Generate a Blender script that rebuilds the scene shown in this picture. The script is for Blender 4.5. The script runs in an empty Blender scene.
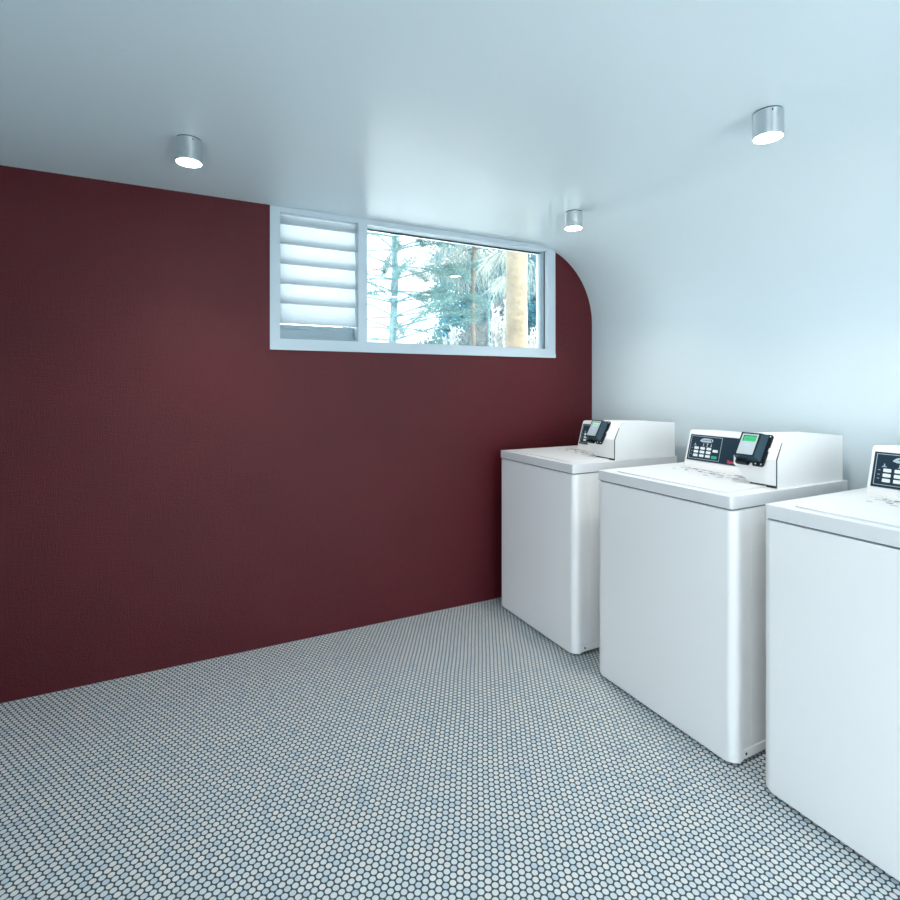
import bpy, bmesh, math, random
from mathutils import Vector, Matrix

# ------------------------------------------------------------------ camera, sky, sun, daylight portals, exposure
SC = bpy.context.scene
COL = SC.collection
YAW = math.atan(265 / 527)
cam_d = bpy.data.cameras.new('camera')
cam_d.sensor_width = 36
cam_d.lens = 527 / 900 * 36
cam_d.shift_y = -64 / 900
cam_d.clip_start = 0.02
cam = bpy.data.objects.new('camera', cam_d)
COL.objects.link(cam)
cam.location = (0, 0, 1.29)
cam.rotation_euler = (math.pi / 2, 0, -YAW)
SC.camera = cam

SC.view_settings.view_transform = 'Standard'
SC.view_settings.look = 'None'
SC.view_settings.gamma = 1
SC.view_settings.use_curve_mapping = False
SC.view_settings.exposure = 1.61

world = bpy.data.worlds.new('sky')
SC.world = world
world.use_nodes = True
wb = world.node_tree.nodes['Background']
wb.inputs['Color'].default_value = (0.80, 0.915, 1.0, 1)
wb.inputs['Strength'].default_value = 2.0

sun_d = bpy.data.lights.new('sun', 'SUN')
sun_d.energy = 7.5
sun_d.angle = math.radians(3)
sun_d.color = (1.0, 0.95, 0.86)
sun = bpy.data.objects.new('sun', sun_d)
COL.objects.link(sun)
sun.rotation_euler = (math.radians(22), 0, math.radians(14))


def portal(name, loc, rot, sx, sy):
    d = bpy.data.lights.new(name, 'AREA')
    d.shape = 'RECTANGLE'
    d.size, d.size_y = sx, sy
    d.cycles.is_portal = True
    o = bpy.data.objects.new(name, d)
    COL.objects.link(o)
    o.location = loc
    o.rotation_euler = rot


H90 = math.pi / 2
ROOM_L, ROOM_R, ROOM_F, ROOM_B, CEIL = -0.80, 2.443, -2.4, 2.735, 2.188
portal('rear_opening_daylight', (1.3, ROOM_F - 0.02, 1.06), (H90, 0, 0), 2.0, 2.1)
portal('added_side_opening_daylight', (ROOM_L - 0.02, -1.1, 0.7), (H90, 0, -H90), 2.2, 1.4)  # unseen opening added to light the washer fronts from the left
portal('window_daylight', (1.25, 2.93, 1.84), (-H90, 0, 0), 1.7, 0.66)


# ------------------------------------------------------------------ helpers
def link(o, parent=None):
    COL.objects.link(o)
    if parent is not None:
        o.parent = parent
    return o


def tag(o, label=None, cat=None, group=None, kind=None):
    if label: o['label'] = label
    if cat: o['category'] = cat
    if group: o['group'] = group
    if kind: o['kind'] = kind
    return o


def empty(name, loc):
    o = bpy.data.objects.new(name, None)
    o.empty_display_size = 0.1
    o.location = loc
    return link(o)


def obj(name, bm, mat, parent=None, smooth=False, angle=35):
    me = bpy.data.meshes.new(name)
    bmesh.ops.recalc_face_normals(bm, faces=bm.faces)
    bm.to_mesh(me)
    bm.free()
    me.materials.append(mat)
    if smooth:
        for p in me.polygons:
            p.use_smooth = True
        me.set_sharp_from_angle(angle=math.radians(angle))
    o = link(bpy.data.objects.new(name, me), parent)
    if smooth:
        w = o.modifiers.new('weighted_normals', 'WEIGHTED_NORMAL'); w.keep_sharp = True
    return o


def box(bm, x0, x1, y0, y1, z0, z1, M=None, bevel=0, seg=2):
    c = [(x, y, z) for x in (x0, x1) for y in (y0, y1) for z in (z0, z1)]
    v = [bm.verts.new(M @ Vector(p) if M else p) for p in c]
    f = [bm.faces.new([v[i] for i in q]) for q in
         ((0, 1, 3, 2), (4, 6, 7, 5), (0, 4, 5, 1), (2, 3, 7, 6), (0, 2, 6, 4), (1, 5, 7, 3))]
    if bevel:
        e = set()
        for q in f: e.update(q.edges)
        bmesh.ops.bevel(bm, geom=list(e), offset=bevel, segments=seg, affect='EDGES', profile=0.5)
    return bm


def prism(bm, pts, a0, a1, axis='y', M=None):
    """polygon pts in the plane across `axis`, extruded from a0 to a1"""
    def P(p, a):
        q = {'y': (p[0], a, p[1]), 'x': (a, p[0], p[1]), 'z': (p[0], p[1], a)}[axis]
        return M @ Vector(q) if M else q
    A = [bm.verts.new(P(p, a0)) for p in pts]
    B = [bm.verts.new(P(p, a1)) for p in pts]
    n = len(pts)
    fs = [bm.faces.new(A), bm.faces.new(B[::-1])]
    for i in range(n):
        fs.append(bm.faces.new((A[i], A[(i + 1) % n], B[(i + 1) % n], B[i])))
    return fs


def bevel_all(bm, off, seg=2, ang=30):
    e = [x for x in bm.edges if len(x.link_faces) == 2 and x.calc_face_angle(0) > math.radians(ang)]
    bmesh.ops.bevel(bm, geom=e, offset=off, segments=seg, affect='EDGES', profile=0.5)
    return bm


def rrect(x0, x1, y0, y1, r, n=5, corners=(1, 1, 1, 1)):
    pts = []
    for k, (cx, cy, a0) in enumerate(((x1 - r, y1 - r, 0), (x0 + r, y1 - r, 90), (x0 + r, y0 + r, 180), (x1 - r, y0 + r, 270))):
        if corners[k]:
            for i in range(n + 1):
                a = math.radians(a0 + 90 * i / n)
                pts.append((cx + r * math.cos(a), cy + r * math.sin(a)))
        else:
            pts.append(((x1, y1), (x0, y1), (x0, y0), (x1, y0))[k])
    return pts


def lathe(bm, prof, n=40, M=None, cx=0, cy=0):
    rings = []
    for r, z in prof:
        if r < 1e-6:
            p = Vector((cx, cy, z)); rings.append([bm.verts.new(M @ p if M else p)])
        else:
            ring = []
            for i in range(n):
                a = 2 * math.pi * i / n
                p = Vector((cx + r * math.cos(a), cy + r * math.sin(a), z))
                ring.append(bm.verts.new(M @ p if M else p))
            rings.append(ring)
    for a, b in zip(rings, rings[1:]):
        for i in range(n):
            j = (i + 1) % n
            if len(a) == 1 and len(b) > 1: bm.faces.new((a[0], b[i], b[j]))
            elif len(b) == 1 and len(a) > 1: bm.faces.new((a[i], a[j], b[0]))
            elif len(a) > 1: bm.faces.new((a[i], a[j], b[j], b[i]))
    return bm


def tube(bm, pts, rads, n=6):
    rings = []
    for i, p in enumerate(pts):
        p = Vector(p)
        d = (Vector(pts[min(i + 1, len(pts) - 1)]) - Vector(pts[max(i - 1, 0)])).normalized()
        up = Vector((0, 0, 1)) if abs(d.z) < 0.9 else Vector((1, 0, 0))
        a = d.cross(up).normalized(); b = d.cross(a)
        rings.append([bm.verts.new(p + (a * math.cos(t) + b * math.sin(t)) * rads[i]) for t in [2 * math.pi * k / n for k in range(n)]])
    for r, s in zip(rings, rings[1:]):
        for k in range(n):
            bm.faces.new((r[k], r[(k + 1) % n], s[(k + 1) % n], s[k]))
    bm.faces.new(rings[0]); bm.faces.new(rings[-1][::-1])
    return bm


def text_bm(body, size, M, depth=0.0004, align='LEFT', bold=False):
    cu = bpy.data.curves.new('lettering', 'FONT')
    cu.body = body; cu.size = size; cu.extrude = depth; cu.align_x = align
    if bold: cu.offset = size * 0.02
    o = bpy.data.objects.new('lettering', cu)
    COL.objects.link(o)
    dg = bpy.context.evaluated_depsgraph_get()
    me = bpy.data.meshes.new_from_object(o.evaluated_get(dg))
    bm = bmesh.new(); bm.from_mesh(me)
    bmesh.ops.transform(bm, matrix=M, verts=bm.verts)
    bpy.data.objects.remove(o); bpy.data.curves.remove(cu); bpy.data.meshes.remove(me)
    return bm


# ------------------------------------------------------------------ materials
def pmat(name, col, rough=0.5, metal=0, spec=0.5, coat=0, emit=None, es=0, bump=None, var=None):
    m = bpy.data.materials.new(name); m.use_nodes = True
    nt = m.node_tree; b = nt.nodes['Principled BSDF']
    b.inputs['Base Color'].default_value = (*col, 1)
    b.inputs['Roughness'].default_value = rough
    b.inputs['Metallic'].default_value = metal
    b.inputs['Specular IOR Level'].default_value = spec
    b.inputs['Coat Weight'].default_value = coat
    b.inputs['Coat Roughness'].default_value = 0.08
    if emit:
        b.inputs['Emission Color'].default_value = (*emit, 1)
        b.inputs['Emission Strength'].default_value = es
    tc = nt.nodes.new('ShaderNodeTexCoord')
    if var:                                       # (scale, amount): slow wear in the colour
        nz = nt.nodes.new('ShaderNodeTexNoise'); nz.inputs['Scale'].default_value = var[0]; nz.inputs['Detail'].default_value = 5
        nt.links.new(tc.outputs['Object'], nz.inputs['Vector'])
        mr = nt.nodes.new('ShaderNodeMapRange')
        mr.inputs['From Min'].default_value = 0.3; mr.inputs['From Max'].default_value = 0.7
        mr.inputs['To Min'].default_value = 1 - var[1]; mr.inputs['To Max'].default_value = 1 + var[1]
        nt.links.new(nz.outputs['Fac'], mr.inputs['Value'])
        mx = nt.nodes.new('ShaderNodeVectorMath'); mx.operation = 'SCALE'
        mx.inputs[0].default_value = col
        nt.links.new(mr.outputs['Result'], mx.inputs['Scale'])
        nt.links.new(mx.outputs['Vector'], b.inputs['Base Color'])
    if bump:                                      # list of (scale, detail, strength, distance)
        prev = None
        for sc_, det, st, dist in bump:
            nz = nt.nodes.new('ShaderNodeTexNoise'); nz.inputs['Scale'].default_value = sc_; nz.inputs['Detail'].default_value = det
            nt.links.new(tc.outputs['Object'], nz.inputs['Vector'])
            bp = nt.nodes.new('ShaderNodeBump'); bp.inputs['Strength'].default_value = st; bp.inputs['Distance'].default_value = dist
            nt.links.new(nz.outputs['Fac'], bp.inputs['Height'])
            if prev: nt.links.new(prev.outputs['Normal'], bp.inputs['Normal'])
            prev = bp
        nt.links.new(prev.outputs['Normal'], b.inputs['Normal'])
    return m


M_RED = pmat('burgundy_paint', (0.082, 0.0085, 0.013), 0.30, spec=0.24, bump=[(2.2, 3, 0.35, 0.03), (9, 4, 0.35, 0.008), (85, 2, 0.5, 0.004), (200, 2, 1.0, 0.003)], var=(1.6, 0.10))
M_CEIL = pmat('pale_ceiling_paint', (0.665, 0.762, 0.80), 0.34, spec=0.32, bump=[(1.3, 2, 0.12, 0.02), (120, 2, 0.05, 0.0005)])
M_ENAMEL = pmat('white_enamel', (0.90, 0.895, 0.885), 0.28, spec=0.5, bump=[(260, 1, 0.04, 0.0002)])
M_ENAMEL_TOP = pmat('white_lid_enamel', (0.76, 0.765, 0.77), 0.36, spec=0.5)
M_BASE = pmat('galvanised_base', (0.60, 0.66, 0.70), 0.45, metal=0.2)
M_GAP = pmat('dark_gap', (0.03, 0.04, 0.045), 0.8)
M_SEAM = pmat('grey_seam', (0.22, 0.26, 0.29), 0.7)
M_RUBBER = pmat('black_rubber', (0.02, 0.02, 0.022), 0.7)
M_FRAME = pmat('white_window_aluminium', (0.50, 0.60, 0.66), 0.42, spec=0.5)
M_GASKET = pmat('black_gasket', (0.02, 0.025, 0.03), 0.6)
M_PANEL = pmat('slate_blue_panel', (0.014, 0.034, 0.055), 0.30, spec=0.25)
M_PRINT = pmat('silver_print', (0.45, 0.54, 0.58), 0.5)
M_KEY = pmat('pale_key', (0.80, 0.84, 0.86), 0.5)
M_GREEN = pmat('green_start_key', (0.02, 0.42, 0.26), 0.45)
M_REDINK = pmat('red_logo_ink', (0.70, 0.06, 0.09), 0.5)
M_BLACKP = pmat('black_plastic', (0.006, 0.010, 0.014), 0.40, spec=0.25)
M_TEALP = pmat('dark_teal_plastic', (0.018, 0.050, 0.070), 0.35, spec=0.3)
M_SILVER = pmat('silver_label', (0.42, 0.48, 0.51), 0.5)
M_SCREW = pmat('steel_screw', (0.75, 0.78, 0.80), 0.3, metal=0.8)
M_LCD = pmat('green_lcd', (0.02, 0.22, 0.10), 0.3, emit=(0.03, 0.50, 0.18), es=0.25)
M_LCD_PALE = pmat('pale_green_lcd', (0.35, 0.55, 0.42), 0.3, emit=(0.3, 0.7, 0.45), es=0.15)
M_LCDINK = pmat('lcd_digits', (0.01, 0.10, 0.05), 0.5)
M_LILAC = pmat('lilac_mark', (0.45, 0.48, 0.78), 0.5)
M_INK = pmat('warning_ink', (0.04, 0.05, 0.08), 0.6)
M_INKL = pmat('pale_warning_ink', (0.25, 0.30, 0.38), 0.6)
M_ALU = pmat('brushed_aluminium', (0.62, 0.66, 0.68), 0.26, metal=1.0)
M_LAMP = pmat('lamp_diffuser', (0.9, 0.9, 0.9), 0.4, emit=(1.0, 0.98, 0.96), es=20)
M_PLASTER = pmat('exterior_render', (0.62, 0.66, 0.68), 0.8, bump=[(60, 3, 0.3, 0.002)])
M_BARK = pmat('grey_bark', (0.085, 0.16, 0.175), 0.9, bump=[(30, 4, 0.8, 0.02)], var=(12, 0.35))
M_BARKB = pmat('brown_bark', (0.085, 0.078, 0.066), 0.9, bump=[(30, 4, 0.8, 0.02)], var=(12, 0.3))
M_POST = pmat('sandy_timber', (0.20, 0.17, 0.118), 0.85, bump=[(25, 5, 0.7, 0.01)], var=(9, 0.22))
M_BOUNCE_GROUND = pmat('pale_bounce_paving', (0.52, 0.54, 0.56), 0.9, bump=[(40, 4, 0.3, 0.005)], var=(3, 0.08))


def leaf_mat(name, col, trans=0.35, var=0.3):
    m = bpy.data.materials.new(name); m.use_nodes = True
    nt = m.node_tree; nt.nodes.clear()
    out = nt.nodes.new('ShaderNodeOutputMaterial')
    tc = nt.nodes.new('ShaderNodeTexCoord')
    nz = nt.nodes.new('ShaderNodeTexNoise'); nz.inputs['Scale'].default_value = 5; nz.inputs['Detail'].default_value = 4
    mr = nt.nodes.new('ShaderNodeMapRange'); mr.inputs['From Min'].default_value = 0.3; mr.inputs['From Max'].default_value = 0.7
    mr.inputs['To Min'].default_value = 1 - var; mr.inputs['To Max'].default_value = 1 + var
    sc = nt.nodes.new('ShaderNodeVectorMath'); sc.operation = 'SCALE'; sc.inputs[0].default_value = col
    d = nt.nodes.new('ShaderNodeBsdfDiffuse'); t = nt.nodes.new('ShaderNodeBsdfTranslucent'); mx = nt.nodes.new('ShaderNodeMixShader')
    mx.inputs['Fac'].default_value = trans
    L = nt.links.new
    L(tc.outputs['Object'], nz.inputs['Vector']); L(nz.outputs['Fac'], mr.inputs['Value']); L(mr.outputs['Result'], sc.inputs['Scale'])
    L(sc.outputs['Vector'], d.inputs['Color']); L(sc.outputs['Vector'], t.inputs['Color'])
    L(d.outputs[0], mx.inputs[1]); L(t.outputs[0], mx.inputs[2]); L(mx.outputs[0], out.inputs['Surface'])
    return m


M_LEAF_TEAL = leaf_mat('teal_foliage', (0.038, 0.145, 0.185))
M_LEAF_PINE = leaf_mat('grey_green_needles', (0.085, 0.16, 0.155))
M_LEAF_PALE = leaf_mat('pale_drooping_needles', (0.25, 0.285, 0.265))
M_LEAF_SILVER = leaf_mat('silvery_leaves', (0.42, 0.44, 0.43))
M_TWIG = leaf_mat('dry_twigs', (0.16, 0.175, 0.175))


def glass_mat():
    m = bpy.data.materials.new('clear_pane'); m.use_nodes = True
    nt = m.node_tree; nt.nodes.clear(); L = nt.links.new
    out = nt.nodes.new('ShaderNodeOutputMaterial'); fr = nt.nodes.new('ShaderNodeFresnel'); fr.inputs['IOR'].default_value = 1.5
    tr = nt.nodes.new('ShaderNodeBsdfTransparent'); tr.inputs['Color'].default_value = (0.95, 0.98, 0.98, 1)
    gl = nt.nodes.new('ShaderNodeBsdfGlossy'); gl.inputs['Roughness'].default_value = 0.0
    mx = nt.nodes.new('ShaderNodeMixShader')
    L(fr.outputs[0], mx.inputs['Fac']); L(tr.outputs[0], mx.inputs[1]); L(gl.outputs[0], mx.inputs[2]); L(mx.outputs[0], out.inputs['Surface'])
    return m


def frosted_mat():
    m = bpy.data.materials.new('frosted_louvre_glass'); m.use_nodes = True
    nt = m.node_tree; nt.nodes.clear(); L = nt.links.new
    out = nt.nodes.new('ShaderNodeOutputMaterial')
    t = nt.nodes.new('ShaderNodeBsdfTranslucent'); t.inputs['Color'].default_value = (0.66, 0.69, 0.70, 1)
    d = nt.nodes.new('ShaderNodeBsdfDiffuse'); d.inputs['Color'].default_value = (0.45, 0.56, 0.61, 1)
    g = nt.nodes.new('ShaderNodeBsdfGlossy'); g.inputs['Roughness'].default_value = 0.2
    m1 = nt.nodes.new('ShaderNodeMixShader'); m1.inputs['Fac'].default_value = 0.25
    m2 = nt.nodes.new('ShaderNodeMixShader'); m2.inputs['Fac'].default_value = 0.05
    L(t.outputs[0], m1.inputs[1]); L(d.outputs[0], m1.inputs[2]); L(m1.outputs[0], m2.inputs[1]); L(g.outputs[0], m2.inputs[2]); L(m2.outputs[0], out.inputs['Surface'])
    return m


M_GLASS = glass_mat()
M_FROST = frosted_mat()


def penny_mat():
    """hexagonally packed round mosaic, rows along X, 20.4 mm pitch"""
    m = bpy.data.materials.new('penny_round_mosaic'); m.use_nodes = True
    nt = m.node_tree; b = nt.nodes['Principled BSDF']; L = nt.links.new
    N = nt.nodes.new
    A = 0.0204
    def vm(op, a, bb=None):
        n = N('ShaderNodeVectorMath'); n.operation = op
        for i, v in enumerate((a, bb)):
            if v is None: continue
            if isinstance(v, (tuple, list)): n.inputs[i].default_value = v
            else: L(v, n.inputs[i])
        return n
    def mth(op, a, bb=None, c=None):
        n = N('ShaderNodeMath'); n.operation = op
        for i, v in enumerate((a, bb, c)):
            if v is None: continue
            if isinstance(v, (int, float)): n.inputs[i].default_value = v
            else: L(v, n.inputs[i])
        return n.outputs[0]
    tc = N('ShaderNodeTexCoord')
    # slight hand-laid waviness
    wz = N('ShaderNodeTexNoise'); wz.inputs['Scale'].default_value = 3.0; wz.inputs['Detail'].default_value = 1
    L(tc.outputs['Object'], wz.inputs['Vector'])
    w1 = vm('SUBTRACT', wz.outputs['Color'], (0.5, 0.5, 0.5)); w2 = vm('MULTIPLY', w1.outputs[0], (0.012, 0.012, 0))
    pos = vm('ADD', tc.outputs['Object'], w2.outputs[0])
    p = vm('MULTIPLY', pos.outputs[0], (1 / A, 1 / (A * math.sqrt(3)), 0))
    def grid(off):
        q = vm('ADD', p.outputs[0], (off, off, 0))
        fl = vm('FLOOR', q.outputs[0]); fr = vm('SUBTRACT', q.outputs[0], fl.outputs[0])
        c = vm('SUBTRACT', fr.outputs[0], (0.5, 0.5, 0)); s = vm('MULTIPLY', c.outputs[0], (1, math.sqrt(3), 0))
        ln = N('ShaderNodeVectorMath'); ln.operation = 'LENGTH'; L(s.outputs[0], ln.inputs[0])
        idv = vm('ADD', fl.outputs[0], (off * 977.0, off * 331.0, 0))
        return ln.outputs['Value'], idv.outputs[0]
    d1, i1 = grid(0.0); d2, i2 = grid(0.5)
    lt = mth('LESS_THAN', d1, d2)
    d = mth('MINIMUM', d1, d2)
    mi = N('ShaderNodeMix'); mi.data_type = 'VECTOR'
    L(lt, mi.inputs['Factor']); L(i2, mi.inputs[4]); L(i1, mi.inputs[5])
    wn = N('ShaderNodeTexWhiteNoise'); wn.noise_dimensions = '3D'; L(mi.outputs[1], wn.inputs['Vector'])
    ramp = N('ShaderNodeValToRGB'); r = ramp.color_ramp
    r.elements[0].position = 0.0; r.elements[0].color = TILE[0]
    r.elements[1].position = 1.0; r.elements[1].color = TILE[3]
    e = r.elements.new(0.22); e.color = TILE[1]
    e = r.elements.new(0.72); e.color = TILE[2]
    L(wn.outputs['Value'], ramp.inputs['Fac'])
    mask = N('ShaderNodeMapRange'); mask.interpolation_type = 'SMOOTHSTEP'
    mask.inputs['From Min'].default_value = 0.388; mask.inputs['From Max'].default_value = 0.435
    mask.inputs['To Min'].default_value = 1; mask.inputs['To Max'].default_value = 0
    L(d, mask.inputs['Value'])
    mc = N('ShaderNodeMix'); mc.data_type = 'RGBA'
    L(mask.outputs['Result'], mc.inputs['Factor']); mc.inputs[6].default_value = GROUT; L(ramp.outputs['Color'], mc.inputs[7])
    L(mc.outputs[2], b.inputs['Base Color'])
    rg = N('ShaderNodeMapRange'); rg.inputs['To Min'].default_value = 0.8; rg.inputs['To Max'].default_value = 0.33
    L(mask.outputs['Result'], rg.inputs['Value']); L(rg.outputs['Result'], b.inputs['Roughness'])
    bp = N('ShaderNodeBump'); bp.inputs['Strength'].default_value = 0.5; bp.inputs['Distance'].default_value = 0.0012
    L(mask.outputs['Result'], bp.inputs['Height']); L(bp.outputs['Normal'], b.inputs['Normal'])
    return m


TILE = [(0.49, 0.58, 0.65, 1), (0.60, 0.665, 0.69, 1), (0.65, 0.69, 0.695, 1), (0.72, 0.715, 0.69, 1)]
GROUT = (0.050, 0.075, 0.085, 1)
M_FLOOR = penny_mat()

# ------------------------------------------------------------------ the room
S = dict(kind='structure')
bm = bmesh.new(); box(bm, ROOM_L, ROOM_R, ROOM_F, ROOM_B, -0.12, 0)
tag(obj('floor', bm, M_FLOOR), **S)

WX0, WX1, WZ0 = 0.376, 2.134, 1.475
bm = bmesh.new()
YB = ROOM_B + 0.18
for a in ((ROOM_L - 0.15, WX0, -0.12, 2.35), (WX1, ROOM_R + 0.15, -0.12, 2.35), (WX0, WX1, -0.12, WZ0), (WX0, WX1, CEIL, 2.35)):
    box(bm, a[0], a[1], ROOM_B, YB, a[2], a[3])
bmesh.ops.remove_doubles(bm, verts=bm.verts, dist=1e-5)
tag(obj('wall_back', bm, M_RED), **S)

# ceiling runs down in a quarter-round cove into the right wall
R = 0.485; cx, cz = ROOM_R - R, CEIL - R
prof = [(ROOM_L - 0.15, CEIL)]
prof += [(cx + R * math.sin(t), cz + R * math.cos(t)) for t in [math.pi / 2 * i / 40 for i in range(41)]]
prof += [(ROOM_R + 0.15, cz), (ROOM_R + 0.15, 2.35), (ROOM_L - 0.15, 2.35)]
bm = bmesh.new(); prism(bm, prof, ROOM_F - 0.3, ROOM_B)
tag(obj('ceiling', bm, M_CEIL, smooth=True, angle=20), **S)
bm = bmesh.new(); box(bm, ROOM_R, ROOM_R + 0.15, ROOM_F, ROOM_B, -0.12, cz)
tag(obj('wall_right', bm, M_CEIL), **S)
bm = bmesh.new()
box(bm, ROOM_L - 0.15, ROOM_L, ROOM_F, -2.2, -0.12, CEIL)
box(bm, ROOM_L - 0.15, ROOM_L, 0.0, ROOM_B, -0.12, CEIL)
box(bm, ROOM_L - 0.15, ROOM_L, -2.2, 0.0, 1.4, CEIL)
tag(obj('wall_left', bm, M_CEIL), **S)  # unseen wall, kept near and pale, with an added opening lighting the washers
bm = bmesh.new()
box(bm, ROOM_L - 0.15, 0.3, ROOM_F - 0.15, ROOM_F, -0.12, CEIL)
box(bm, 2.3, ROOM_R + 0.15, ROOM_F - 0.15, ROOM_F, -0.12, CEIL)
box(bm, 0.3, 2.3, ROOM_F - 0.15, ROOM_F, 2.1, CEIL)
tag(obj('wall_front', bm, M_RED), **S)  # unseen rear wall, dark paint chosen to dim its reflection in the back wall
bm = bmesh.new(); box(bm, -30, 30, -30, 40, -0.32, -0.13)
tag(obj('ground', bm, M_BOUNCE_GROUND), **S)  # unseen ground, made pale to bounce daylight up to the ceiling

# ------------------------------------------------------------------ window
win = tag(empty('window_1', (0, 0, 0)), 'long white aluminium window with louvres at left and a fixed pane, set in burgundy wall', 'window', kind='structure')
YF = ROOM_B - 0.004            # face of the frame
GY = 2.812                     # glass plane
bm = bmesh.new()
box(bm, WX0, 0.424, YF, 2.86, WZ0, CEIL - 0.001)                  # left jamb
box(bm, 2.076, WX1, YF, 2.86, WZ0, CEIL - 0.001)                  # right jamb
box(bm, 0.424, 2.076, YF, 2.86, 2.158, CEIL - 0.001)              # head
box(bm, 0.424, 2.076, YF, 2.86, WZ0, 1.527)                       # sill
box(bm, 0.826, 0.876, YF, 2.86, 1.527, 2.158)                     # mullion
bevel_all(bm, 0.0015, 1)
obj('window_frame', bm, M_FRAME, win)
bm = bmesh.new()
box(bm, WX0, WX1, YF - 0.004, YF, WZ0 - 0.004, 1.497)
box(bm, 0.380, 2.130, YF - 0.002, YF, 1.497, 1.5045)
obj('sill_trim', bm, M_FRAME, win)
for nm, mt, c in (('gasket', M_GASKET, (0.876, 2.076, GY - 0.004, GY + 0.0005, 2.1505, 2.158)),
                  ('gasket', M_GASKET, (2.0715, 2.076, GY - 0.045, GY - 0.040, 1.527, 2.158)),
                  ('glazing_bead', M_FRAME, (2.060, 2.076, GY - 0.014, GY + 0.02, 1.527, 2.1505)),
                  ('glazing_bead', M_FRAME, (0.876, 2.060, GY - 0.010, GY + 0.02, 1.527, 1.535))):
    bm = bmesh.new(); box(bm, *c); obj(nm, bm, mt, win)
bm = bmesh.new(); box(bm, 0.876, 2.062, GY, GY + 0.006, 1.53, 2.15)
obj('fixed_pane', bm, M_GLASS, win)
# louvres
for a, b in ((0.424, 0.4275), (0.8225, 0.826)):
    bm = bmesh.new(); box(bm, a, b, 2.752, 2.85, 1.527, 2.158)
    obj('louvre_carrier', bm, M_FRAME, win)
for k in range(6):
    zb = 1.607 + 0.1005 * k
    bm = bmesh.new()
    Mx = Matrix.Translation((0, 2.757, zb)) @ Matrix.Rotation(math.radians(-13), 4, 'X')
    top = min(0.129, (2.156 - zb) / math.cos(math.radians(13)))
    box(bm, 0.428, 0.822, -0.003, 0.003, 0, top, Mx)
    obj('louvre_blade', bm, M_FROST, win)
bm = bmesh.new()
box(bm, 0.428, 0.822, 2.765, 2.85, 1.527, 1.538)
box(bm, 0.428, 0.822, 2.775, 2.85, 1.538, 1.545)
box(bm, 0.428, 0.822, 2.80, 2.85, 1.545, 1.606)
box(bm, 0.428, 0.822, 2.79, 2.80, 1.585, 1.592)
bevel_all(bm, 0.001, 1)
obj('louvre_sill', bm, pmat('grey_anodised_sill', (0.22, 0.30, 0.34), 0.4, metal=0.3), win)
bm = bmesh.new(); lathe(bm, [(0, 0), (0.004, 0), (0.003, 0.002), (0, 0.0025)], 10, Matrix.Translation((0.404, YF - 0.004, 1.487)) @ Matrix.Rotation(H90, 4, 'X'))
obj('screw', bm, M_BASE, win)


# ------------------------------------------------------------------ ceiling lights
def ceiling_light(x, y, label):
    r, h = 0.0450, 0.084
    t = tag(empty('ceiling_light', (x, y, CEIL)), label, 'ceiling light', 'brushed aluminium cylinder ceiling lights')
    bm = bmesh.new()
    lathe(bm, [(r - 0.003, 0), (r - 0.003, -0.003), (r, -0.004), (r, -h), (r - 0.003, -h), (r - 0.004, -h + 0.012), (0, -h + 0.0125)], 56)
    obj('housing', bm, M_ALU, t, True)
    bm = bmesh.new(); lathe(bm, [(r - 0.002, -0.0001), (r - 0.002, -0.0035), (0, -0.0035)], 40)
    obj('mounting_ring', bm, M_GAP, t)
    bm = bmesh.new(); lathe(bm, [(0, -h + 0.005), (r - 0.008, -h + 0.006), (r - 0.0045, -h + 0.009), (r - 0.006, -h + 0.0115), (0, -h + 0.0115)], 40)
    obj('diffuser', bm, M_LAMP, t, True)
    bm = bmesh.new()
    lathe(bm, [(0, 0.0), (0.0028, 0), (0.002, 0.0012), (0, 0.0015)], 10,
          Matrix.Rotation(math.atan2(-y, -x) + 0.28, 4, 'Z') @ Matrix.Translation((r, 0, -0.012)) @ Matrix.Rotation(H90, 4, 'Y'))
    obj('set_screw', bm, M_GAP, t)
    d = bpy.data.lights.new('lamp_glow', 'SPOT')
    d.energy = 10; d.spot_size = math.radians(120); d.spot_blend = 0.8; d.shadow_soft_size = 0.04; d.color = (1.0, 0.94, 0.87)
    o = bpy.data.objects.new('lamp_glow', d); link(o, t); o.location = (0, 0, -h - 0.003)
    return t


ceiling_light(0.013, 2.146, 'cylindrical ceiling light above the burgundy wall, left of the window')
ceiling_light(1.795, 2.148, 'cylindrical ceiling light over the gap just right of the window, smallest looking')
ceiling_light(1.709, 1.076, 'cylindrical ceiling light high at right, above the middle washing machine')


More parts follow.
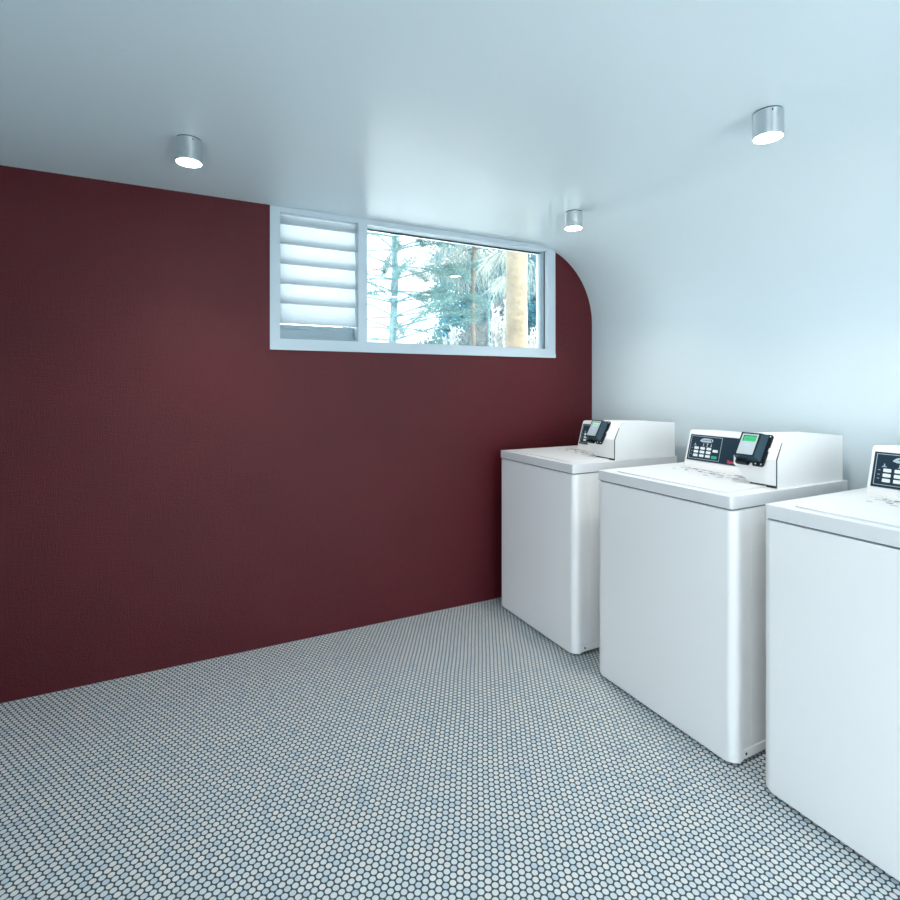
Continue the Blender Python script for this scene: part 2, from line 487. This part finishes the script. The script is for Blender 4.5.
# ------------------------------------------------------------------ washing machines
def washer(yc, label, lcd, narrow=0.0, shift=0.0):
    t = tag(empty('washing_machine', (1.65, yc, 0)), label, 'washing machine', 'white top-loading washing machines along the right wall')
    W = 0.332
    # wrapped front panel with rolled corners and chin
    bm = bmesh.new()
    prism(bm, rrect(0, 0.045, -W, W, 0.030, 8, (0, 1, 1, 0)), 0.009, 0.866, 'z')
    low = [e for e in bm.edges if all(abs(v.co.z - 0.009) < 1e-5 for v in e.verts) and not all(abs(v.co.x - 0.045) < 1e-5 for v in e.verts)]
    bmesh.ops.bevel(bm, geom=low, offset=0.009, segments=4, affect='EDGES', profile=0.5)
    obj('front_panel', bm, M_ENAMEL, t, True)
    bm = bmesh.new(); box(bm, 0.045, 0.70, -W + 0.008, W - 0.008, 0.020, 0.866)
    box(bm, 0.10, 0.102, -W + 0.0074, W - 0.0074, 0.075, 0.866)
    obj('cabinet', bm, M_ENAMEL, t)
    for s in (-1, 1):
        bm = bmesh.new()
        prism(bm, [(s * (W - 0.012), 0.013), (s * (W - 0.004), 0.014), (s * (W - 0.0045), 0.043), (s * (W - 0.009), 0.0445)], 0.047, 0.70, 'x')
        rail = obj('base_rail', bm, M_ENAMEL, t)
        bm = bmesh.new()
        lathe(bm, [(0, 0), (0.005, 0), (0.004, 0.002), (0, 0.003)], 12, Matrix.Translation((0.068, s * (W - 0.004), 0.03)) @ Matrix.Rotation(s * -H90, 4, 'X'))
        obj('base_screw', bm, M_INK, rail)
    for fx in (0.07, 0.64):
        for fy in (-0.26, 0.26):
            bm = bmesh.new(); lathe(bm, [(0, 0), (0.022, 0), (0.022, 0.012), (0.008, 0.014), (0.008, 0.035), (0, 0.035)], 16, cx=fx, cy=fy)
            obj('levelling_foot', bm, M_RUBBER, t)
    bm = bmesh.new(); box(bm, 0.012, 0.70, -W + 0.014, W - 0.014, 0.866, 0.8725)
    obj('top_seam', bm, M_SEAM, t)
    bm = bmesh.new(); prism(bm, rrect(-0.002, 0.712, -W + 0.010, W - 0.010, 0.008, 4), 0.8725, 0.914, 'z')
    bevel_all(bm, 0.003, 2, 50)
    obj('top_panel', bm, M_ENAMEL_TOP, t, True)
    # lid: raised pan with a seam and a finger dip
    lid = None
    bm = bmesh.new(); prism(bm, rrect(0.040, 0.405, -0.262, 0.262, 0.03, 5), 0.9141, 0.9185, 'z')
    bevel_all(bm, 0.002, 2, 50)
    lid = obj('lid', bm, M_ENAMEL_TOP, t, True)
    bm = bmesh.new(); prism(bm, rrect(0.037, 0.408, -0.265, 0.265, 0.032, 5), 0.9139, 0.9146, 'z')
    obj('lid_seam', bm, M_BASE, lid)
    for s in (-1, 1):
        bm = bmesh.new(); box(bm, 0.404, 0.425, s * 0.2 - 0.02, s * 0.2 + 0.02, 0.9141, 0.9195)
        obj('hinge', bm, M_ENAMEL_TOP, lid)
    # printed notices on the lid near the console: rows of short marks
    rnd = random.Random(5)
    bd, bl = bmesh.new(), bmesh.new()
    for row, (x, y0, y1, dens) in enumerate(((0.395, 0.18, -0.13, 0.85), (0.372, 0.19, -0.10, 0.6), (0.345, 0.20, -0.12, 0.45), (0.318, 0.19, -0.12, 0.5), (0.290, 0.16, -0.08, 0.3))):
        y = y0
        while y > y1:
            w = rnd.uniform(0.010, 0.034)
            if rnd.random() < dens:
                dark = (row in (0, 2)) and rnd.random() < 0.75
                h = rnd.uniform(0.0025, 0.0045) * (1.6 if dark else 1)
                box(bd if dark else bl, x - h, x + h, y - w, y, 0.9184, 0.9188)
            y -= w + rnd.uniform(0.003, 0.010)
    obj('notice_print', bd, M_INK, lid)['kind'] = 'stuff'
    obj('fine_print', bl, M_INKL, lid)['kind'] = 'stuff'

    # console across the back
    bm = bmesh.new()
    prism(bm, [(0.490, 0.914), (0.4915, 0.922), (0.534, 1.071), (0.542, 1.077), (0.555, 1.079), (0.708, 1.072), (0.708, 0.914)], -0.293, 0.270 - narrow)
    bevel_all(bm, 0.003, 2, 40)
    con = obj('console', bm, M_ENAMEL, t, True)
    sl = Vector((0.534 - 0.4915, 0, 1.071 - 0.922)); Ls = sl.length; v = sl.normalized(); u = Vector((0, -1, 0)); n = u.cross(v)
    def frame(o, u, v, n):
        return Matrix(((u.x, v.x, n.x, o[0]), (u.y, v.y, n.y, o[1]), (u.z, v.z, n.z, o[2]), (0, 0, 0, 1)))
    F = frame((0.4915, -0.013 - narrow, 0.922), u, v, n)      # local: x to the viewer's right, y up the slope, z outward
    bm = bmesh.new(); box(bm, -0.273, 0.16, 0.019, 0.142, 0, 0.0025, F)
    cp = obj('control_panel', bm, M_PANEL, con)
    bm = bmesh.new()
    fx0, fx1, fy0, fy1, lw = -0.266, -0.105, 0.027, 0.136, 0.0018
    for a in ((fx0, fx1, fy0, fy0 + lw), (fx0, fx1, fy1 - lw, fy1), (fx0, fx0 + lw, fy0, fy1), (fx1 - lw, fx1, fy0, fy1)):
        box(bm, a[0], a[1], a[2], a[3], 0.0025, 0.0029, F)
    # small icons: triangle, three digits-like symbols, side ticks
    box(bm, -0.247, -0.233, 0.090, 0.0925, 0.0025, 0.0029, F)
    prism(bm, [(-0.243, 0.094), (-0.237, 0.094), (-0.240, 0.104)], 0.0025, 0.0029, 'z', F)
    for ix in (-0.196, -0.176, -0.156):
        box(bm, ix - 0.004, ix + 0.003, 0.090, 0.0925, 0.0025, 0.0029, F)
        box(bm, ix - 0.0015, ix + 0.0015, 0.0925, 0.104, 0.0025, 0.0029, F)
    box(bm, -0.182, -0.170, 0.1015, 0.104, 0.0025, 0.0029, F)
    for iy in (0.048, 0.062, 0.078):
        box(bm, -0.257, -0.250, iy, iy + 0.002, 0.0025, 0.0029, F)
    obj('panel_print', bm, M_PRINT, cp)
    # light oval badge with dark graduation
    bm = bmesh.new()
    pts = [(-0.216, 0.112), (-0.205, 0.108), (-0.163, 0.1085), (-0.152, 0.113), (-0.150, 0.122), (-0.160, 0.1265), (-0.196, 0.1275), (-0.208, 0.1245), (-0.218, 0.1145)]
    prism(bm, pts, 0.0025, 0.0032, 'z', F)
    bd_ = obj('display_badge', bm, M_PRINT, cp)
    bm = bmesh.new()
    for i in range(6):
        box(bm, -0.202 + i * 0.008, -0.1975 + i * 0.008, 0.116, 0.1195, 0.0032, 0.0034, F)
    prism(bm, [(-0.164, 0.124), (-0.159, 0.124), (-0.154, 0.113), (-0.158, 0.112)], 0.0032, 0.0034, 'z', F)
    obj('badge_marks', bm, M_PANEL, bd_)
    for r_ in range(3):
        for c_ in range(3):
            x0 = -0.241 + c_ * 0.0325; y0 = 0.038 + r_ * 0.0175
            bm = bmesh.new(); prism(bm, rrect(x0, x0 + 0.023, y0, y0 + 0.012, 0.002, 2), 0.0025, 0.0042, 'z', F)
            obj('key', bm, M_KEY, cp)
    bm = bmesh.new(); prism(bm, rrect(-0.143, -0.118, 0.066, 0.078, 0.002, 2), 0.0025, 0.0042, 'z', F)
    obj('key', bm, M_KEY, cp)
    bm = bmesh.new(); prism(bm, rrect(-0.146, -0.118, 0.036, 0.049, 0.005, 4), 0.0025, 0.0045, 'z', F)
    tag(obj('start_key', bm, M_GREEN, cp), 'green start key')
    bm = text_bm('Speed', 0.021, F @ Matrix.Translation((-0.064, 0.026, 0.0027)), bold=True)
    obj('logo_lettering', bm, M_REDINK, cp)

    # card meter housing at the right end of the console, running back to the wall
    y0, y1 = -0.299, -0.134 + shift
    prof = [(0.288, 0.915), (0.288, 1.017), (0.326, 1.090), (0.333, 1.099), (0.346, 1.103), (0.716, 1.092), (0.716, 0.915)]
    def taper(bm):                               # the lower left corner of the housing is cut away
        g = bm.verts[:] + bm.edges[:] + bm.faces[:]
        res = bmesh.ops.bisect_plane(bm, geom=g, plane_co=(0, y1, 0.985), plane_no=(0, 0.707, -0.707), clear_outer=True)
        bmesh.ops.holes_fill(bm, edges=[e for e in bm.edges if e.is_boundary])
    bm = bmesh.new(); prism(bm, prof, y0, y1); taper(bm); bevel_all(bm, 0.0015, 1, 50)
    mh = obj('meter_housing', bm, M_ENAMEL, t, True, 25)
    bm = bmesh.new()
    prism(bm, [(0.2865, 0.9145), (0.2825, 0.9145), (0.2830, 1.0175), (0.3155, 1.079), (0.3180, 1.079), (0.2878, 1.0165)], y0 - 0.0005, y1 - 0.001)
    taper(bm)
    obj('gap_shade_strip', bm, M_GAP, mh)  # solid dark strip, its colour standing in for the shade inside the gap
    bm = bmesh.new()
    prism(bm, [(0.2820, 0.9240), (0.2785, 0.9240), (0.2790, 1.0185), (0.3235, 1.097), (0.332, 1.1045), (0.344, 1.1050), (0.343, 1.1035), (0.3325, 1.1005), (0.3215, 1.0905), (0.2825, 1.0180)], y0 + 0.001, y1)
    taper(bm)
    fp = obj('meter_faceplate', bm, M_ENAMEL, t, True, 25)
    # card reader on the sloping faceplate
    sv = Vector((0.3235 - 0.2790, 0, 1.097 - 1.0185)).normalized(); nn = u.cross(sv)
    yr = -0.209 + shift                                  # centre of the reader
    G = frame((0.2770, yr, 1.0145), u, sv, nn)
    RD = dict(l=-0.056, r=0.056, b=-0.030, t=0.101)
    bm = bmesh.new()
    out = [(RD['l'] + 0.006, RD['t']), (-0.02, RD['t'] + 0.002), (-0.004, RD['t'] - 0.002), (0.014, RD['t'] - 0.001), (RD['r'] - 0.004, RD['t']), (RD['r'], RD['t'] - 0.006),
           (RD['r'], 0.052), (RD['r'] - 0.005, 0.048), (RD['r'] - 0.005, 0.036), (RD['r'], 0.032), (RD['r'], RD['b'] + 0.006), (RD['r'] - 0.006, RD['b']),
           (0.016, RD['b']), (0.012, RD['b'] + 0.012), (0.002, RD['b'] + 0.012), (-0.002, RD['b']), (RD['l'] + 0.006, RD['b']), (RD['l'], RD['b'] + 0.006), (RD['l'], RD['t'] - 0.006)]
    prism(bm, out, 0.0005, 0.008, 'z', G)
    rd = obj('card_reader', bm, M_BLACKP, t)
    tag(rd, 'black card reader with green screen')
    bl_, br_, bb_, bt_ = -0.052, 0.034, -0.014, 0.094
    bm = bmesh.new()
    A_ = [G @ Vector(p) for p in ((bl_, bb_, 0.008), (br_ + 0.008, bb_, 0.008), (br_ + 0.008, bt_ + 0.002, 0.008), (bl_, bt_ + 0.002, 0.008))]
    B_ = [G @ Vector(p) for p in ((bl_ + 0.002, bb_ + 0.006, 0.034), (br_ - 0.004, bb_ + 0.006, 0.034), (br_ - 0.004, bt_ - 0.002, 0.034), (bl_ + 0.002, bt_ - 0.002, 0.034))]
    a = [bm.verts.new(p) for p in A_]; b = [bm.verts.new(p) for p in B_]
    bm.faces.new(a[::-1]); bm.faces.new(b)
    for i in range(4): bm.faces.new((a[i], a[(i + 1) % 4], b[(i + 1) % 4], b[i]))
    bevel_all(bm, 0.003, 2, 20)
    obj('reader_body', bm, M_TEALP, rd, True)
    f0, f1, g0, g1 = bl_ + 0.004, br_ - 0.006, bb_ + 0.008, bt_ - 0.004
    bm = bmesh.new(); prism(bm, rrect(f0, f1, g0, g1, 0.003, 3), 0.0335, 0.0352, 'z', G)
    obj('reader_bezel', bm, M_BLACKP, rd)
    bm = bmesh.new(); prism(bm, rrect(f0 + 0.006, f1 - 0.006, g0 + 0.006, g1 - 0.005, 0.002, 2), 0.0352, 0.0358, 'z', G)
    obj('reader_label', bm, M_SILVER, rd)
    bm = bmesh.new(); prism(bm, rrect(f0 + 0.013, f1 - 0.011, g1 - 0.036, g1 - 0.011, 0.001, 1), 0.0358, 0.0361, 'z', G)
    obj('screen_surround', bm, M_BLACKP, rd)
    bm = bmesh.new(); prism(bm, rrect(f0 + 0.016, f1 - 0.011, g1 - 0.036, g1 - 0.014, 0.001, 1), 0.0361, 0.0363, 'z', G)
    obj('screen', bm, lcd, rd)
    bm = bmesh.new()
    for i in range(4):
        xx = f0 + 0.026 + i * 0.009
        box(bm, xx, xx + 0.005, g1 - 0.029, g1 - 0.0275, 0.0363, 0.0364, G)
        box(bm, xx + 0.004, xx + 0.005, g1 - 0.029, g1 - 0.021, 0.0363, 0.0364, G)
    obj('screen_digits', bm, M_LCDINK, rd)
    bm = bmesh.new(); prism(bm, rrect(f0 + 0.026, f0 + 0.046, g0 + 0.042, g0 + 0.050, 0.003, 3), 0.0358, 0.036, 'z', G)
    obj('reader_mark', bm, M_LILAC, rd)
    for sx, sy in ((RD['l'] + 0.009, RD['t'] - 0.0045), (RD['r'] - 0.008, RD['t'] - 0.008), (RD['r'] - 0.009, RD['b'] + 0.008), (0.026, RD['b'] + 0.008)):
        bm = bmesh.new(); lathe(bm, [(0, 0.010), (0.0022, 0.010), (0.0030, 0.008), (0.0030, 0.0075)], 12, G @ Matrix.Translation((sx, sy, 0)))
        obj('reader_screw', bm, M_SCREW, rd)
    bm = bmesh.new(); box(bm, -0.048, -0.006, -0.029, -0.017, 0.008, 0.020, G, bevel=0.002)
    obj('card_slot', bm, M_BLACKP, rd)
    return t


washer(2.300, 'white washing machine furthest back, in the corner by the burgundy wall', M_LCD_PALE, 0.045, 0.030)
washer(1.485, 'white washing machine in the middle of the row, its blue control panel in full view', M_LCD)
washer(0.728, 'white washing machine nearest the camera, cut off by the right edge', M_LCD)


# ------------------------------------------------------------------ garden outside the window
def leaf(bm, p, d, L_, w, rnd):
    d = d.normalized(); a = d.cross(Vector((rnd.uniform(-1, 1), rnd.uniform(-1, 1), rnd.uniform(-1, 1)))).normalized() * w
    m_ = p + d * L_ * 0.5
    vs = [bm.verts.new(q) for q in (p, m_ + a, p + d * L_, m_ - a)]
    bm.faces.new(vs)


def rdir(rnd, z0=-1, z1=1):
    a = rnd.uniform(0, 2 * math.pi); z = rnd.uniform(z0, z1); s = math.sqrt(max(0, 1 - z * z))
    return Vector((s * math.cos(a), s * math.sin(a), z))


def conifer(x, y, h, seed):
    rnd = random.Random(seed)
    t = tag(empty('conifer_tree', (x, y, -0.13)), 'sparse grey-green conifer with bare side branches behind the left of the glass pane', 'tree')
    tr, br, nd = bmesh.new(), bmesh.new(), bmesh.new()
    tp = [(0.03 * math.sin(i * 1.3), 0.03 * math.cos(i), h * i / 9) for i in range(10)]
    tube(tr, tp, [0.084 * (1 - 0.075 * i) for i in range(10)], 12)
    z = 1.2
    while z < h - 0.1:
        k = 5
        a0 = rnd.uniform(0, 6.28)
        for j in range(k):
            a = a0 + j * 2 * math.pi / k + rnd.uniform(-.25, .25)
            L_ = (h - z) * 0.30 + rnd.uniform(0.35, 0.75)
            lift = rnd.uniform(-0.05, 0.38)
            pts = []
            for i in range(6):
                s = i / 5
                pts.append(Vector((math.cos(a) * L_ * s, math.sin(a) * L_ * s, z + lift * L_ * s - 0.12 * L_ * s * s)))
            tube(br, pts, [0.016 * (1 - 0.75 * i / 5) for i in range(6)], 5)
            dd = (pts[-1] - pts[0]).normalized()
            dens = 0.45 if math.cos(a) < 0 else 1.5
            for i in range(int(80 * L_ * dens * (1.6 if z > 2.5 else 1))):
                s = rnd.uniform(0.25, 1.0) ** 0.7
                p = pts[0].lerp(pts[-1], s) + Vector((0, 0, -0.12 * L_ * s * s + 0.12 * L_ * s)) + rdir(rnd) * 0.05 * s
                tw = (dd + rdir(rnd) * 0.9)
                for q in range(4):
                    leaf(nd, p + tw * 0.02 * q, dd * 0.4 + rdir(rnd), rnd.uniform(0.03, 0.08), 0.004, rnd)
        z += rnd.uniform(0.16, 0.24)
    obj('trunk', tr, M_BARK, t, True); obj('branch', br, M_BARK, t, True)
    nl = obj('needles', nd, M_LEAF_PINE, t); nl['kind'] = 'stuff'


def leafy(name, x, y, blobs, n, mat, label, trunk=None, leafsize=(0.05, 0.12), seed=1, droop=0.0, wid=0.16, cat='tree', bark=None):
    """crown made of many real leaves gathered in lumps, on a branching trunk"""
    rnd = random.Random(seed)
    t = tag(empty(name, (x, y, -0.13)), label, cat)
    bm = bmesh.new()
    wt = [b[3] ** 2 for b in blobs]
    for _ in range(n):
        bx, by, bz, r = rnd.choices(blobs, wt)[0]
        d = rdir(rnd); p = Vector((bx, by, bz)) + d * r * rnd.uniform(0.35, 1) ** 0.6
        dd = (d + rdir(rnd) * 0.9); dd.z -= droop
        L_ = rnd.uniform(*leafsize)
        leaf(bm, p, dd, L_, L_ * wid, rnd)
    f = obj('foliage', bm, mat, t); f['kind'] = 'stuff'
    bm = bmesh.new()
    r0 = trunk or 0.05
    zt = min(b[2] for b in blobs)
    tube(bm, [(0, 0, 0), (0.03, 0.02, zt * 0.5), (0, 0, zt)], [r0, r0 * 0.85, r0 * 0.7], 8)
    for b in blobs:
        tube(bm, [(0, 0, zt * 0.8), (b[0] * 0.5, b[1] * 0.5, (zt + b[2]) / 2), (b[0], b[1], b[2])], [r0 * 0.5, r0 * 0.35, r0 * 0.15], 6)
    obj('trunk', bm, bark or M_BARKB, t, True)
    return t


def silver_shrub(x, y, h, n, label, seed):
    rnd = random.Random(seed)
    t = tag(empty('silver_shrub', (x, y, -0.13)), label, 'shrub', 'silvery shrubs under the window glass')
    lf, st = bmesh.new(), bmesh.new()
    for _ in range(n):
        a = rnd.uniform(0, 6.28); sp = rnd.uniform(0.01, 0.13); hh = h * rnd.uniform(0.86, 1.0)
        tip = Vector((math.cos(a) * sp, math.sin(a) * sp, hh))
        pts = [Vector((0, 0, 0)), Vector((tip.x * 0.5, tip.y * 0.5, hh * 0.6)), tip]
        tube(st, pts, [0.012, 0.008, 0.004], 5)
        for i in range(46):
            s = 1 - (i / 46) ** 1.2 * 0.40
            p = pts[1].lerp(pts[2], max(0, (s - 0.6) / 0.4)) if s > 0.6 else pts[0].lerp(pts[1], s / 0.6)
            d = rdir(rnd, 0.1, 0.9) + Vector((0, 0, 0.5))
            leaf(lf, p, d, rnd.uniform(0.03, 0.065), 0.009, rnd)
    f = obj('foliage', lf, M_LEAF_SILVER, t); f['kind'] = 'stuff'
    obj('stem', st, M_LEAF_SILVER, t)


conifer(2.635, 7.0, 4.6, 3)
leafy('evergreen_tree', 5.25, 9.4, [(0, 0, 2.4, 0.8), (0.5, 0.2, 2.0, 0.8), (-0.35, 0.1, 1.9, 0.5), (0.6, 0, 3.3, 0.8), (-0.1, 0.3, 3.3, 0.65), (1.2, 0.2, 2.6, 0.8), (-0.3, 0.2, 3.9, 0.5), (1.3, 0.1, 3.7, 0.7), (0.5, 0, 4.3, 0.6), (1.8, 0.2, 2.3, 0.7), (1.9, 0, 3.3, 0.7)], 42000, M_LEAF_TEAL,
      'dense teal evergreen tree in the middle of the view through the glass', 0.10, (0.06, 0.15), 4)
leafy('evergreen_tree', 7.3, 9.9, [(0, 0, 2.5, 0.9), (0.6, 0.2, 2.0, 0.8), (-0.7, 0.1, 2.2, 0.7), (0.3, 0, 3.6, 0.9), (-0.6, 0.3, 3.4, 0.7), (1.2, 0.1, 3.0, 0.8)], 26000, M_LEAF_TEAL,
      'teal evergreen tree behind the sandy post', 0.10, (0.06, 0.15), 5)
leafy('weeping_tree', 4.3, 7.2, [(-1.35, 0, 3.45, 0.34), (-0.8, 0, 3.45, 0.34), (-0.3, 0.1, 3.4, 0.36), (0.25, 0, 3.35, 0.36), (0.7, 0, 3.3, 0.3), (-0.4, 0.2, 3.8, 0.4)], 3400, M_LEAF_PALE,
      'pale weeping tree whose long needles hang across the top of the glass', 0.022, (0.16, 0.40), 6, droop=2.0, wid=0.011, bark=M_BARK)
leafy('twiggy_bush', 4.6, 7.9, [(0, 0, 2.0, 0.42), (0.45, 0.1, 2.1, 0.45), (0.2, 0, 2.6, 0.35)], 4200, M_TWIG,
      'bare greyish twiggy bush in front of the evergreens', 0.03, (0.12, 0.32), 9, wid=0.015, cat='bush')
leafy('light_green_bush', 3.55, 8.2, [(0, 0, 1.75, 0.42), (0.35, 0.1, 2.0, 0.30)], 3000, M_LEAF_PINE,
      'pale green bush right of the sparse conifer', 0.03, (0.04, 0.10), 10, cat='bush')
# long-needled pine bough reaching in from behind the post
rnd = random.Random(8)
t = tag(empty('long_needled_pine', (3.33, 4.95, -0.13)), 'young pine with pale needles sweeping down to the left beside the sandy post', 'tree')
bm = bmesh.new(); tube(bm, [(0, 0, 0), (0.02, 0, 1.4), (0, 0, 3.2)], [0.035, 0.028, 0.012], 8)
obj('trunk', bm, M_BARKB, t, True)
for bz, ln, nn_ in ((2.95, 0.42, 130), (2.68, 0.32, 80)):
    bg, bm = bmesh.new(), bmesh.new()
    pts = [Vector((0, 0, bz)), Vector((-ln * 0.5, -0.05, bz - 0.03)), Vector((-ln, -0.08, bz - 0.16))]
    tube(bg, pts, [0.012, 0.008, 0.004], 6)
    for i in range(nn_):
        s_ = rnd.random(); p = pts[0].lerp(pts[1], s_ * 2) if s_ < .5 else pts[1].lerp(pts[2], s_ * 2 - 1)
        d = Vector((-0.75 + rnd.uniform(-.45, .45), rnd.uniform(-.4, .4), -0.9 + rnd.uniform(-.5, .5)))
        leaf(bm, p, d, rnd.uniform(0.16, 0.30), 0.0035, rnd)
    o = obj('bough', bg, M_BARKB, t); f = obj('needles', bm, M_LEAF_PALE, o); f['kind'] = 'stuff'
# slender brown trunk
t = tag(empty('slender_tree', (3.87, 6.9, -0.13)), 'slender straight brown tree trunk left of the sandy post', 'tree')
bm = bmesh.new(); tube(bm, [(0.02 * math.sin(i), 0, 0.55 * i) for i in range(11)], [0.042 - 0.0015 * i for i in range(11)], 10)
obj('trunk', bm, M_BARKB, t, True)
bm = bmesh.new(); rnd = random.Random(12)
for i in range(26):
    z = 3.4 + rnd.random() * 2.2; d = rdir(rnd, -0.1, 0.4)
    tube(bm, [(0, 0, z), d * 0.35 + Vector((0, 0, z)), d * 0.7 + Vector((0, 0, z - 0.05))], [0.012, 0.008, 0.003], 5)
obj('branch', bm, M_BARKB, t)
bm = bmesh.new(); rr = random.Random(20)
N_ = 24; rings = []
for i in range(41):
    z = 0.1 * i
    rings.append([bm.verts.new(((0.090 + 0.004 * math.sin(z * 5.1) + rr.uniform(-.0018, .0018)) * math.cos(a), (0.090 + 0.004 * math.cos(z * 4.3) + rr.uniform(-.0018, .0018)) * math.sin(a), z))
                  for a in [2 * math.pi * k / N_ for k in range(N_)]])
for a, b in zip(rings, rings[1:]):
    for k in range(N_): bm.faces.new((a[k], a[(k + 1) % N_], b[(k + 1) % N_], b[k]))
bm.faces.new(rings[0]); bm.faces.new(rings[-1])
po = obj('timber_post', bm, M_POST, None, True, 60)
po.location = (2.42, 3.60, -0.13)
tag(po, 'thick sandy-coloured round timber post standing outside the glass', 'post')
silver_shrub(2.233, 4.4, 1.97, 16, 'whitish shrub with upright tips at the lower middle of the glass', 2)
silver_shrub(2.54, 4.1, 2.20, 18, 'tall whitish shrub just left of the sandy post', 3)
silver_shrub(2.775, 3.9, 2.03, 12, 'whitish shrub peeping out right of the sandy post', 4)
